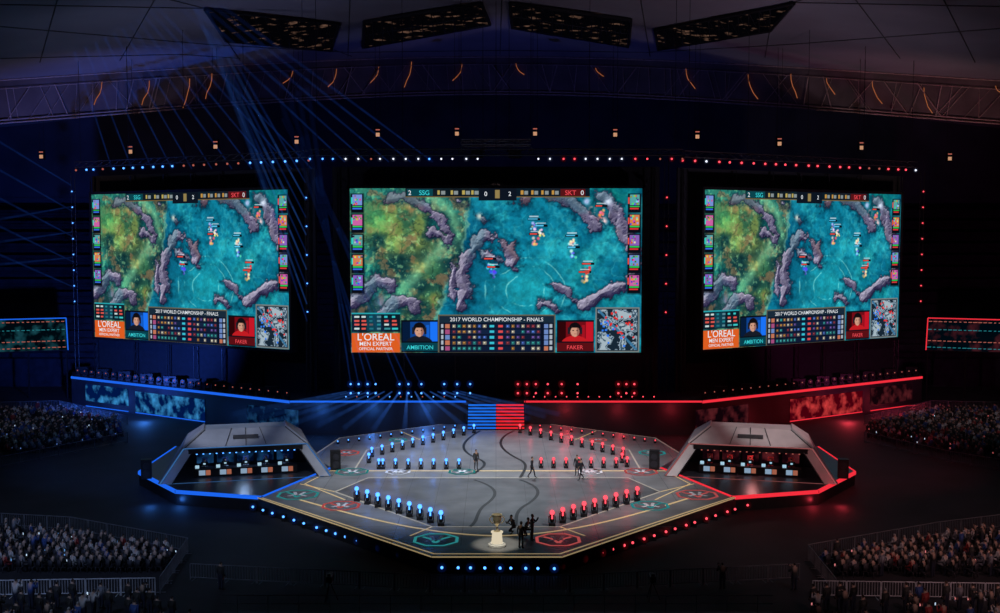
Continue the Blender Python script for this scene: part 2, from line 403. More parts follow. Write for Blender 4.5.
M_tw=em('text_white',(.9,.95,1),.85); M_tc=em('text_cyan',(.05,.75,.8),.85); M_tr=em('text_red',(1,.08,.1),.85)
tcache={}
def text(parent,body,u,v,size,mat,align='CENTER'):
    key=(body,u,v)
    if key not in tcache:
        c=bpy.data.curves.new('lettering','FONT'); c.body=body; c.size=size; c.align_x=align; c.offset=.004*size; c.materials.append(mat); tcache[key]=c
    o=bpy.data.objects.new('lettering',tcache[key]); COL.objects.link(o); o.parent=parent
    o.location=(u*SW,-.06,(1-v)*SH); o.rotation_euler=(math.pi/2,0,0)
SBZ=H-13.6
PZ0=2.75
def led_screen(x,y,rz):
    e=empty('led_screen',(x,y,SBZ),rz)
    o=bpy.data.objects.new('display',ledmesh); COL.objects.link(o); o.parent=e
    mb=MB(); b=.35
    mb.box((SW/2,.5,SH/2),(SW+2*b,.9,SH+2*b),M_black)
    mb.box((SW/2,.0,SH+b/2),(SW+2*b,.3,b-.02),M_black); mb.box((SW/2,0,-b/2),(SW+2*b,.3,b-.02),M_black)
    mb.box((-b/2,0,SH/2),(b-.02,.3,SH+2*b),M_black); mb.box((SW+b/2,0,SH/2),(b-.02,.3,SH+2*b),M_black)
    mb.box((SW/2,2.2,SH/2-3.6),(SW+4.6,.2,SH+12.4),M_dark)
    for xx in (-1.6,6,12,SW/2,SW-12,SW-6,SW+1.6):
        for yy in (1.2,1.9): mb.tube((xx,yy,-SBZ+PZ0),(xx,yy,SH+2.4),.07,M_black,5)
        z=-SBZ+PZ0
        while z<SH+1: mb.tube((xx,1.2,z),(xx,1.9,z+1.4),.04,M_black,4); z+=1.4
    mb.obj('support_frame',e)
    text(e,'2',.205,.040,.75,M_tw); text(e,'SSG',.255,.040,.75,M_tc); text(e,'SKT',.755,.040,.75,M_tr); text(e,'0',.795,.040,.75,M_tw)
    text(e,'2017 WORLD CHAMPIONSHIP - FINALS',.502,.808,.62,M_tw)
    text(e,'0',.465,.046,.7,M_tw); text(e,'2',.547,.046,.7,M_tw)
    text(e,"L'OREAL",.085,.925,1.15,M_tw); text(e,'MEN EXPERT',.085,.958,.66,M_tw); text(e,'OFFICIAL PARTNER',.085,.985,.45,M_tw)
    text(e,'AMBITION',.238,.980,.66,M_tc); text(e,'FAKER',.772,.980,.66,M_tr)
    return e
led_screen(-16.8,127,0)
led_screen(-53.7,146.7,math.atan2(-16.6,29.3))
led_screen(24.5,130,math.atan2(16.6,29.3))

# ------------------------------------------------------------------ lamp helpers
HALOS={'b':[], 'r':[], 'w':[]}
MATL={'b':M_blueL,'r':M_redL,'w':M_whiteL,'d':M_dimL,'a':M_warmL}
def lamp(mb,p,k,s=1.0,hang=False,halo=True,lens=.2):
    p=Vector(p); g=-1 if hang else 1
    mb.box(p+Vector((0,0,g*.12*s)),(.5*s,.4*s,.24*s),M_black)
    for a in(-1,1): mb.box(p+Vector((a*.25*s,0,g*.45*s)),(.07*s,.16*s,.5*s),M_black)
    c=p+Vector((0,0,g*.6*s))
    mb.tube(c+Vector((0,.3*s,-.05*s)),c+Vector((0,-.24*s,.03*s)),.17*s,M_black,8,.24*s)
    f=c+Vector((0,-.25*s,.03*s)); mb.tube(f,f+Vector((0,-.05,.0)),lens*s,MATL[k],10)
    if halo and k in HALOS: HALOS[k].append((f,s))
    return f
def post_lamp(mb,p,k,s=1.0,halo=True):      # moving head parked upright, lens tilted to the stand
    p=Vector(p)
    mb.box(p+Vector((0,0,.10*s)),(.42*s,.36*s,.20*s),M_black)
    for a in(-1,1): mb.box(p+Vector((a*.20*s,0,.42*s)),(.06*s,.14*s,.46*s),M_black)
    mb.tube(p+Vector((0,.06,.26*s)),p+Vector((0,-.02,.92*s)),.13*s,M_black,8,.17*s)
    f=p+Vector((0,-.08*s,.88*s)); d=Vector((0,-.75,.66))
    mb.tube(f,f+d*.12*s,.155*s,MATL[k],10,.14*s)
    mb.box(p+Vector((0,-.165*s,.62*s)),(.10*s,.02,.24*s),MATL[k])
    if halo: HALOS[k].append((f+d*.1,s))
    return f
def truss(mb,a,b,w=.7,mat=M_steel):
    a=Vector(a); b=Vector(b); d=(b-a).normalized(); up=Vector((0,0,1)); s=d.cross(up).normalized()
    off=[s*w/2+up*w/2,-s*w/2+up*w/2,-s*w/2-up*w/2,s*w/2-up*w/2]
    for o in off: mb.tube(a+o,b+o,.05,mat,4)
    L=(b-a).length; n=max(1,int(L/1.4))
    for i in range(n):
        p=a.lerp(b,i/n); q=a.lerp(b,(i+1)/n)
        for j in range(4): mb.tube(p+off[j],q+off[(j+1)%4],.03,mat,4); mb.tube(p+off[j],p+off[(j+1)%4],.03,mat,4)
def cable(mb,p): mb.tube(p,(p[0],p[1],zc(p[0])),.03,M_black,4)

# ------------------------------------------------------------------ lighting truss above screens
zt=H+8.5
segs=[((-55.5,146.5),(-21.5,127.3)),((-21,124.8),(21,124.8)),((21.5,127.3),(55.5,146.5))]
def colk(px):
    if px<335: return 'w' if (int(px)%5==0 and px>240) else 'b'
    if px<430: return 'b' if int(px)%3==0 else 'w'
    if px<560: return 'w'
    return 'r' if int(px)%4 else 'w'
for si,(a,b) in enumerate(segs):
    mb=MB(); A=Vector((*a,zt+.8)); B=Vector((*b,zt+.8)); truss(mb,A,B)
    for t in (.02,.25,.5,.75,.98): cable(mb,A.lerp(B,t)+Vector((0,0,.35)))
    L=(B-A).length; n=int(L/(1.75 if si!=1 else 1.35))
    for i in range(n+1):
        p=A.lerp(B,(i+random.uniform(-.14,.14))/n)+Vector((0,-.1,-.35)); px=496+p.x/p.y*1100
        if 482<px<533 : continue
        lamp(mb,p,colk(px) if random.random()<.85 else 'd',.72,True,random.random()<.8,.15 if si==1 else .18)
    mb.obj('lighting_truss')
mb=MB()
for y in (126.6,129): truss(mb,(-4,y,H+10.6),(4,y,H+10.6),.6,M_side)
for x in (-4,-1.5,1.5,4): truss(mb,(x,126.6,H+9.8),(x,129.0,H+9.8),.4); cable(mb,(x,127.5,H+10.2))
for x in (-2.2,2.2): mb.box((x,126.9,H+9.3),(1.4,.8,1.0),M_black)
mb.obj('lighting_truss')
for x,y,k in ((-56.6,147.6,'b'),(-21.9,127.6,'b'),(19.6,126.8,'r'),(57.2,148.0,'r')):
    mb=MB()
    for dx in(-.25,.25): mb.tube((x+dx,y+.3,PZ0),(x+dx,y+.3,zt),.05,M_black,5)
    z=H-9
    while z<H+6.5:
        mb.tube((x-.25,y+.3,z),(x+.25,y+.3,z),.04,M_black,4); 
        mb.box((x,y+.1,z+.1),(.4,.4,.3),M_black); mb.tube((x,y-.1,z+.1),(x,y-.14,z+.1),.09,MATL[k],8); HALOS[k].append((Vector((x,y-.12,z+.1)),.4)); z+=2.1 if abs(x)>30 else 3.3
    mb.obj('lamp_tower')
for px,py in ((42,155),(131,150),(216,145),(297,140),(378,133),(457,132),(535,132),(615,133),(697,135),(779,142),(861,146),(949,157)):
    p=Q(px,py,150 if 60<px<940 else 160); mb=MB()
    mb.box(p,(.75,.6,1.3),M_black); mb.box(p+Vector((0,-.32,-.25)),(.5,.05,.5),M_warmL); mb.box(p+Vector((0,-.32,.4)),(.55,.05,.15),M_dimL)
    for a in(-.3,.3): mb.tube(p+Vector((a,0,.6)),(p.x+a,p.y,zc(p.x)),.025,M_black,4)
    mb.tube(p+Vector((-.5,0,.7)),p+Vector((.5,0,.7)),.05,M_steel,4)
    mb.obj('hanging_lantern')

# ------------------------------------------------------------------ rear platform
PZ=2.7
fr=[(-56.6,145.7),(-23.4,124),(23.4,124),(56.8,145.7)]
bk=[(58.5,151),(25,133.6),(-25,133.6),(-58.5,151)]
M_plat=pm('platform_black',(.022,.022,.03),.55,0,.3,.5)
mb=MB(); mb.prism(fr+bk,FZ,PZ,M_plat,M_plat); 
def edge(mb,a,b,z,h,mat,off=.08):
    a=Vector((a[0],a[1],0)); b=Vector((b[0],b[1],0)); d=(b-a).normalized(); n=Vector((d.y,-d.x,0))*off
    vs=[a+n+Vector((0,0,z)),b+n+Vector((0,0,z)),b+n+Vector((0,0,z+h)),a+n+Vector((0,0,z+h)),a+Vector((0,0,z+h)),b+Vector((0,0,z+h)),a+Vector((0,0,z)),b+Vector((0,0,z))]
    mb.add(vs,[(0,1,2,3),(3,2,5,4),(6,7,1,0)],mat)
edge(mb,fr[0],fr[1],PZ-.28,.30,M_blueS); edge(mb,fr[1],(-3.4,124),PZ-.18,.20,M_blueS); edge(mb,(3.2,124),fr[2],PZ-.18,.20,M_redS); edge(mb,fr[2],fr[3],PZ-.28,.30,M_redS)
M_pb=emnoise('blue_panel_art',(.0,.012,.10),(.06,.42,.95),.62,.75,.46,.70,8)
M_pr=emnoise('red_panel_art',(.10,.0,.006),(.98,.07,.07),.62,.75,.46,.70,8)
M_pbd=emnoise('blue_panel_dim',(.0,.006,.035),(.03,.16,.42),.45,.7,.46,.75,8)
M_prd=emnoise('red_panel_dim',(.014,.002,.006),(.30,.04,.05),.35,.7,.46,.75,8)
def wing(side):
    A=Vector((fr[0] if side<0 else fr[3])); B=Vector((fr[1] if side<0 else fr[2]))
    spans=[((83,126),2),((133,203),1),((245,297),0)] if side<0 else [((697,750),0),((792,865),1),((873,915),2)]
    for (x0,x1),br in spans:
        pts=[]
        for px in (x0,x1):
            r=(px-496)/F; t=(r*A.y-A.x)/((B.x-A.x)-r*(B.y-A.y)); pts.append(A.lerp(B,t))
        mat=((M_pbd,M_pb,M_pb) if side<0 else (M_prd,M_pr,M_prd))[br]
        edge(mb,pts[0],pts[1],-.9 if br!=2 else -.3,2.6 if br!=2 else 2.2,mat,.06)
        edge(mb,pts[0],pts[1],-1.05,.10,M_blueS if side<0 else M_redS,.10)
wing(-1); wing(1)
M_stb=em('stair_blue',(.01,.16,.85),.9); M_str=em('stair_red',(.95,.02,.03),.9)
n=9; wst=3.15
for i in range(n):
    z1=PZ*(1-i/n); y0=124-.42*(i+1)
    mb.box((0,y0+.21,(z1-PZ/n+FZ)/2),(2*wst,.42,z1-PZ/n-FZ),M_plat)
    mb.box((-wst/2,y0-.01,z1-PZ/n-.12),(wst-.04,.03,.19),M_stb); mb.box((wst/2,y0-.01,z1-PZ/n-.12),(wst-.04,.03,.19),M_str)
for s_ in(-1,1): mb.tube((s_*3.3,124,PZ+1),(s_*3.3,120.2,1.0),.05,M_steel,5); mb.tube((s_*3.3,124,PZ),(s_*3.3,124,PZ+1),.05,M_steel,5)
mb.obj('rear_stage_platform')
mb=MB()
for side in(-1,1):
    A=Vector((fr[0] if side<0 else fr[3])); B=Vector((fr[1] if side<0 else fr[2]))
    for i in range(27):
        t=(i+.5)/27; p=A.lerp(B,t)+Vector((0,1.3)); lamp(mb,(p.x,p.y,PZ),'d',1.15,False,False,.06)
        if i%3==0: mb.box((p.x,p.y+1.5,PZ+.5),(1.6,.8,1.0),M_black)
mb.obj('moving_head_lights')
mb=MB()
for px in (350,358,367,375,399,408,421,444,457,470): 
    for yy,zz in ((126.2,0),(126.2,1.05)):
        lamp(mb,((px-496)/F*126.2,yy,PZ+zz),'b',.95,False,random.random()<.6,.12)
for px in (518,527,536,548,562,578,619,627,635):
    for yy,zz in ((126.2,0),(126.2,1.05)):
        lamp(mb,((px-496)/F*126.2,yy,PZ+zz),'r',.95,False,random.random()<.6,.12)
for px in list(range(345,462,11)): lamp(mb,((px-496)/F*124.8,124.8,PZ),'b' if px%2 else 'd',.6,False,False,.12)
for px in list(range(534,660,11)): lamp(mb,((px-496)/F*124.8,124.8,PZ),'r',.6,False,False,.12)
mb.obj('moving_head_lights')

# ------------------------------------------------------------------ main stage
M_deck=pm('stage_deck',(.23,.235,.245),.45,0,.25,.3)
M_deck2=pm('stage_deck_inner',(.21,.215,.23),.40,0,.28,.35)
M_deck3=pm('stage_deck_dark',(.12,.125,.135),.38,0,.28,.5)
def lineM(name,col,e):  # floor-line paint given its own glow so the lines show up
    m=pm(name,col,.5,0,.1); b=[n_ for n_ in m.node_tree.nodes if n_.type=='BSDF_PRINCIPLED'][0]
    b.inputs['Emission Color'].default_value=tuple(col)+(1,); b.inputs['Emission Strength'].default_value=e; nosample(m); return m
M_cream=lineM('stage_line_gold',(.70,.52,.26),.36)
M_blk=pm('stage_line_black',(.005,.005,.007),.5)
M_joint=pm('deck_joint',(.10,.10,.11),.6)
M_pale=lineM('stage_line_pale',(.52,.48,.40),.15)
g=lambda L,z=0: [P(a,b,z) for a,b in L]
outline=[(445,424),(548,424),(655,438),(700,466),(738,496),(562,556),(432,556),(258,497),(298,466),(340,438)]
mb=MB(); pts=g(outline); mb.prism([(p.x,p.y) for p in pts],FZ,0,M_deck,M_black)
zone_b=g([(455,431),(540,431),(629,450),(640,469),(355,469),(367,450)])
zone_f=g([(368,478),(628,478),(660,492),(560,527),(432,527),(335,492)])
mb.prism([(p.x,p.y) for p in zone_b],0,.012,M_deck2,M_deck2)
mb.prism([(p.x,p.y) for p in zone_f],0,.012,M_deck3,M_deck3)
mb.strip(g([(330,471),(665,471)]),.30,.02,M_cream)
mb.strip(g([(335,492),(368,478),(628,478),(660,492),(560,527),(432,527),(335,492)]),.20,.022,M_pale)
mb.strip(g([(455,431),(540,431),(629,450),(640,469)]),.16,.022,M_pale); mb.strip(g([(355,469),(367,450),(455,431)]),.16,.022,M_pale)
def bez(p,n=14):
    out=[]
    P4=[Vector(q) for q in p]
    for i in range(n+1):
        t=i/n; out.append(tuple((1-t)**3*P4[0]+3*t*(1-t)**2*P4[1]+3*t*t*(1-t)*P4[2]+t**3*P4[3]))
    return out
mb.strip(g(bez([(300,500),(370,520),(430,535),(496,536)])+bez([(496,536),(565,535),(620,520),(690,498)])[1:]),.26,.024,M_cream)
mb.strip(g([(258,497),(298,466),(340,438),(445,424)]),.2,.02,M_pale); mb.strip(g([(548,424),(655,438),(700,466),(738,496)]),.2,.02,M_pale)
mb.strip(g([(262,498),(434,554),(560,554),(734,497)]),.18,.02,M_cream)
for L in (bez([(480,431),(455,445),(462,452),(478,459)])+bez([(478,459),(492,464),(480,469),(474,474)])[1:],
          bez([(474,480),(500,488),(498,495),(488,503)])+bez([(488,503),(474,512),(480,520),(470,527)])[1:],
          bez([(514,431),(492,440),(500,450),(518,459)])+bez([(518,459),(530,464),(525,470),(520,478)])[1:],
          bez([(520,480),(545,488),(540,496),(528,504)])+bez([(528,504),(512,512),(518,520),(515,527)])[1:]):
    mb.strip(g(L),.27,.026,M_blk)
for L in ([(330,471),(305,484),(345,500)],[(665,471),(690,484),(655,500)],[(410,536),(432,527)],[(585,536),(560,527)],[(400,431),(420,440)],[(596,431),(575,440)],[(335,492),(300,484)],[(660,492),(694,484)]):
    mb.strip(g(L),.15,.021,M_cream)
for k in range(-8,9):
    x=k*2.44; mb.strip([(x,75 if abs(x)<8 else 80+abs(x)*.5),(x,117)],.03,.013,M_joint)
for y in range(80,118,4): 
    hw=8+(y-72)*.75 if y<98 else 26-(y-98)*.2
    mb.strip([(-min(hw,20),y),(min(hw,20),y)],.03,.0135,M_joint)
M_te=em('emblem_teal',(.05,.48,.50),.42); M_re=em('emblem_red',(.85,.14,.14),.46); M_ew=pm('emblem_white',(.7,.72,.76),.5); M_eb=pm('emblem_grey',(.15,.15,.165),.5)
def emblem(px,py,r,mat):
    c=P(px,py); A8=[math.pi/8+math.pi*i/4 for i in range(8)]
    ring=[(c.x+r*math.cos(a),c.y+r*math.sin(a)) for a in A8]
    mb.prism([(c.x+(r-.2)*math.cos(a),c.y+(r-.2)*math.sin(a)) for a in A8],.0,.028,M_eb,M_eb)
    mb.strip(ring+ring[:2],.24,.034,mat)
    for sg in(-1,1):
        mb.strip([(c.x+sg*r*.62,c.y+r*.45),(c.x+sg*r*.25,c.y+r*.1),(c.x,c.y-r*.55)],.26,.036,mat)
        mb.strip([(c.x+sg*r*.25,c.y+r*.55),(c.x+sg*r*.1,c.y+.0),(c.x+sg*r*.45,c.y-r*.3)],.28,.038,M_ew)
for a in [(298,495,1.7,M_te),(341,506,1.5,M_re),(436,540,1.6,M_te),(558,540,1.6,M_re),(650,506,1.5,M_te),(697,495,1.7,M_re),(352,472,1.5,M_te),(641,472,1.5,M_re),(346,453,1.3,M_re),(652,453,1.3,M_te),(398,440,.9,M_te),(598,440,.9,M_re),(462,472,1.2,M_te),(398,472,1.1,M_ew),(590,472,1.1,M_ew)]: emblem(*a)
# riser face detail: kick strip along the stage front
pf=[(pts[i].x,pts[i].y) for i in (7,6,5,4)]
edge(mb,pf[0],pf[1],-.10,.08,M_cream,.05); edge(mb,pf[1],pf[2],-.10,.08,M_cream,.05); edge(mb,pf[2],pf[3],-.10,.08,M_cream,.05)
mb.obj('stage')

LP=[]
def row(mb,a,b,n,k,z=0.0,s=.95,halo=True):
    for i in range(n):
        t=i/(n-1) if n>1 else 0; p=P(a[0]+(b[0]-a[0])*t,a[1]+(b[1]-a[1])*t,z); f=post_lamp(mb,p,k,s,halo)
        if i%3==1: LP.append((f+Vector((0,-.4,.3)),k))
mbb=MB(); mbr=MB()
row(mbb,(372,457),(474,433),11,'b'); row(mbr,(520,433),(623,457),11,'r')
row(mbb,(383,469),(459,469),7,'b'); row(mbb,(369,463),(379,469),2,'b')
row(mbr,(541,468),(616,468),7,'r'); row(mbr,(622,463),(627,467),2,'r')
row(mbb,(357,501),(441,526),9,'b',s=1.15); row(mbr,(552,526),(637,501),9,'r',s=1.15)
for i in range(12):
    t=i/11; lamp(mbb,P(338+117*t,444-16*t),'b',.5,False,False,.14); lamp(mbr,P(540+115*t,428+15*t),'r',.5,False,False,.14)
mbb.obj('moving_head_lights'); mbr.obj('moving_head_lights')
mb=MB()
def row2(a,b,n,k):
    for i in range(n):
        t=(i+random.uniform(-.15,.15))/(n-1); p=P(a[0]+(b[0]-a[0])*t,a[1]+(b[1]-a[1])*t,FZ); lamp(mb,p,k,.68,False,i%2==0,.14)
row2((252,511),(432,570),18,'b'); row2((443,573),(553,574),9,'b'); row2((562,571),(746,510),19,'r')
mb.obj('floor_blinder_lights')

# ------------------------------------------------------------------ people
def skin_eval(V,E,R,root,sub):
    me=bpy.data.meshes.new('tmp'); me.from_pydata(V,E,[]); o=bpy.data.objects.new('tmp',me); COL.objects.link(o)
    md=o.modifiers.new('s','SKIN'); md.use_smooth_shade=True
    if not me.skin_vertices: me.skin_vertices.new()
    for i,r in enumerate(R):
        sv=me.skin_vertices[0].data[i]; sv.radius=r if isinstance(r,tuple) else (r,r); sv.use_root=(i==root)
    if sub: s2=o.modifiers.new('ss','SUBSURF'); s2.levels=sub; s2.render_levels=sub
    dg=bpy.context.evaluated_depsgraph_get(); ev=o.evaluated_get(dg); m=ev.to_mesh()
    vs=np.array([tuple(v.co) for v in m.vertices]); fs=[tuple(p.vertices) for p in m.polygons]
    ev.to_mesh_clear(); bpy.data.objects.remove(o,do_unlink=True); bpy.data.meshes.remove(me)
    return vs,fs
def skel(pose):
    J={}
    def S(n,x,y,z,r,k): J[n]=((x,y,z),r,k)
    dz=0; ty=0; lean=0
    if pose=='sit': dz=-.43
    if pose=='crouch': dz=-.50; lean=-.22
    S('pel',0,0,.95+dz,(.15,.11),'p'); S('sp',0,lean*.3,1.14+dz,(.135,.10),'s'); S('ch',0,lean*.8,1.36+dz,(.165,.115),'s'); S('nk',0,lean,1.50+dz,.058,'k'); S('hd',0,lean-.02,1.60+dz,.07,'k')
    for sd,a in(('L',1),('R',-1)):
        S('sh'+sd,a*.19,lean*.85,1.43+dz,.068,'s')
        if pose=='stand': e=(.25,.03,1.15);w_=(.26,-.07,.91);h=(.26,-.10,.83)
        elif pose=='walk': e=(.25,.10*a,1.15);w_=(.25,.02+.20*a,.93);h=(.24,.0+.24*a,.86)
        elif pose=='shoot': e=(.30,-.16,1.22);w_=(.12,-.36,1.46);h=(.08,-.38,1.54)
        elif pose=='crouch': e=(.28,-.38,1.15+dz);w_=(.14,-.56,1.28+dz);h=(.1,-.6,1.34+dz)
        else: e=(.25,-.10,1.16+dz);w_=(.17,-.36,1.08+dz);h=(.14,-.43,1.08+dz)
        S('el'+sd,a*e[0],e[1],e[2],.048,'s'); S('wr'+sd,a*w_[0],w_[1],w_[2],.034,'s'); S('ha'+sd,a*h[0],h[1],h[2],(.04,.022),'k')
        if pose in('stand','shoot'): L=[(.10,0,.90),(.11,-.01,.49),(.12,.02,.09),(.13,-.17,.04)]
        elif pose=='walk': L=[(.10,0,.90),(.10,-.16 if a>0 else .06,.50),(.10,-.24 if a>0 else .34,.10 if a>0 else .16),(.11,-.42 if a>0 else .20,.05)]
        elif pose=='crouch': L=[(.10,0,.42),(.2,-.42 if a>0 else -.30,.46 if a>0 else .12),(.18,-.30 if a>0 else .12,.08),(.18,-.5 if a>0 else .02,.04)]
        else: L=[(.10,-.02,.50),(.13,-.46,.50),(.13,-.45,.09),(.14,-.63,.04)]
        for nme,q,r,k in zip(('hp','kn','an','to'),L,(.092,.062,.045,(.048,.03)),('p','p','p','f')): S(nme+sd,a*q[0],q[1],q[2],r,k)
    E=[('pel','sp'),('sp','ch'),('ch','nk'),('nk','hd')]
    for sd in 'LR': E+=[('ch','sh'+sd),('sh'+sd,'el'+sd),('el'+sd,'wr'+sd),('wr'+sd,'ha'+sd),('pel','hp'+sd),('hp'+sd,'kn'+sd),('kn'+sd,'an'+sd),('an'+sd,'to'+sd)]
    return J,E
def ball(c,r,nu,nv):
    m=MB(); m.sphere((0,0,0),1,None,nu,nv); return np.array(m.v),list(m.f)
def figure(pose,detail=True):
    J,E=skel(pose); names=list(J); ix={n:i for i,n in enumerate(names)}
    vs,fs=skin_eval([J[n][0] for n in names],[(ix[a],ix[b]) for a,b in E],[J[n][1] for n in names],0,1 if detail else 0)
    jp=np.array([J[n][0] for n in names]); kk=[J[n][2] for n in names]
    near=np.argmin(((vs[:,None]-jp[None])**2).sum(-1),1); kind=[kk[i] for i in near]
    VV=[vs]; FF=[fs]; KK=[kind]
    def part(v,f,k): VV.append(np.array(v)); FF.append([tuple(x) for x in f]); KK.append(k if isinstance(k,list) else [k]*len(v))
    hd=np.array(J['hd'][0])+np.array([0,-.01,.055])
    bv,bf=ball(0,1,18 if detail else 8,14 if detail else 6); v=bv*np.array([.078,.098,.118])
    low=np.clip(-v[:,2]/.118,0,1); v[:,0]*=1-.35*low; v[:,1]+=-.012*low
    k=['h' if (z>.045 and y>-.085) or (y>.015 and z>-.06) else 'k' for x,y,z in v]
    part(v+hd,bf,k)
    if detail:
        for c,r,kk_ in (((0,-.102,-.005),(.014,.022,.024),'k'),((.03,-.088,.018),(.013,.008,.008),'e'),((-.03,-.088,.018),(.013,.008,.008),'e'),
                        ((0,-.092,-.052),(.026,.008,.007),'m'),((.08,0,0),(.012,.022,.034),'k'),((-.08,0,0),(.012,.022,.034),'k'),((0,.018,.035),(.088,.098,.100),'h')):
            b2,f2=ball(0,1,8,6); part(b2*np.array(r)+hd+np.array(c),f2,kk_)
        for sd,a in(('L',1),('R',-1)):
            h=Vector(J['ha'+sd][0]); w_=Vector(J['wr'+sd][0]); d=(h-w_).normalized(); side=Vector((0,1,0)) if abs(d.y)<.8 else Vector((1,0,0))
            side=(side-d*side.dot(d)).normalized(); nrm=d.cross(side)*a
            for i,(o,L) in enumerate([(-.033,.065),(-.011,.078),(.011,.074),(.033,.058)]):
                m=MB(); p0=h+side*o; p1=p0+d*L*.55; p2=p1+(d*.7-nrm*.6).normalized()*L*.5
                m.tube(p0-d*.01,p1,.0095,None,6,.009); m.tube(p1,p2,.009,None,6,.0065); part(m.v,m.f,'k')
            m=MB(); p0=h-side*.03-d*.03; p1=p0-side*.03+d*.03; m.tube(p0,p1,.012,None,6,.01); m.tube(p1,p1+d*.03,.01,None,6,.007); part(m.v,m.f,'k')
    off=0; loops=[];tot=[];kinds=[]
    for v,f,k in zip(VV,FF,KK):
        for q in f: loops+= [i+off for i in q]; tot.append(len(q))
        kinds+=list(k); off+=len(v)
    return np.concatenate(VV),np.array(loops),np.array(tot),np.array(kinds)
M_people=colmat('clothing_and_skin'); 
PAL={'k':(.42,.25,.17),'h':(.012,.009,.008),'e':(.01,.01,.01),'m':(.3,.08,.08),'f':(.02,.02,.02)}
def colors(kinds,shirt,pants,hair=(.012,.009,.008)):
    d=dict(PAL); d['s']=shirt; d['p']=pants; d['h']=hair
    return np.array([tuple(d[k])+(0,) for k in kinds])
FC={}
def person(name,pos,face,pose,shirt=(.03,.03,.035),pants=(.02,.02,.03),sc=1.0,parent=None):
    if pose not in FC: FC[pose]=figure(pose)
    v,l,t,k=FC[pose]; me=rawmesh(name,v,l,t,colors(k,shirt,pants),M_people)
    me.polygons.foreach_set('use_smooth',[True]*len(me.polygons))
    o=bpy.data.objects.new(name,me); COL.objects.link(o); o.location=pos; o.scale=(sc,)*3; o.rotation_euler=(0,0,face)
    if parent: o.parent=parent
    return o
for px,py,pose,fa,sh in ((532,478,'walk',1.2,(.015,.015,.02)),(581,480,'walk',-1.0,(.015,.015,.02)),(521,549,'stand',2.6,(.015,.015,.02)),(532,541,'shoot',1.2,(.02,.02,.025)),(514,533,'crouch',-.9,(.02,.02,.025)),(476,470,'stand',.5,(.03,.03,.03)),(577,476,'stand',-.4,(.015,.015,.02)),(525,536,'crouch',1.0,(.02,.02,.02))):
    person('stage_crew_member',P(px,py,.03),fa,pose,sh,(.012,.012,.018),1.08)

# trophy: two-handled cup on a lit plinth
M_gold=pm('trophy_metal',(.85,.74,.52),.3,.7,.1); M_ped=pm('pedestal_white',(.75,.75,.72),.4,0,.05); M_pl=em('pedestal_light',(1,.86,.62),.7)
mb=MB(); c=P(497,546); c=(c.x,c.y,.03)
mb.lathe(c,[(.62,0),(.62,.12),(.5,.16),(.5,.2)],M_ped,24); mb.lathe((c[0],c[1],c[2]+.2),[(.40,0),(.36,.4),(.34,.68),(.42,.73),(.42,.80)],M_pl,24)
z0=c[2]+1.0
mb.lathe((c[0],c[1],z0),[(.24,0),(.24,.07),(.09,.14),(.06,.34),(.11,.44),(.24,.60),(.31,.85),(.33,1.1),(.37,1.2),(.32,1.2),(.26,.95),(.06,.7)],M_gold,24)
for s_ in(-1,1):
    mb.sweep([(c[0]+s_*(.29+.22*math.sin(math.pi*t)),c[1],z0+.55+.6*t) for t in [i/8 for i in range(9)]],.04,M_gold,6)
mb.obj('trophy_on_pedestal')

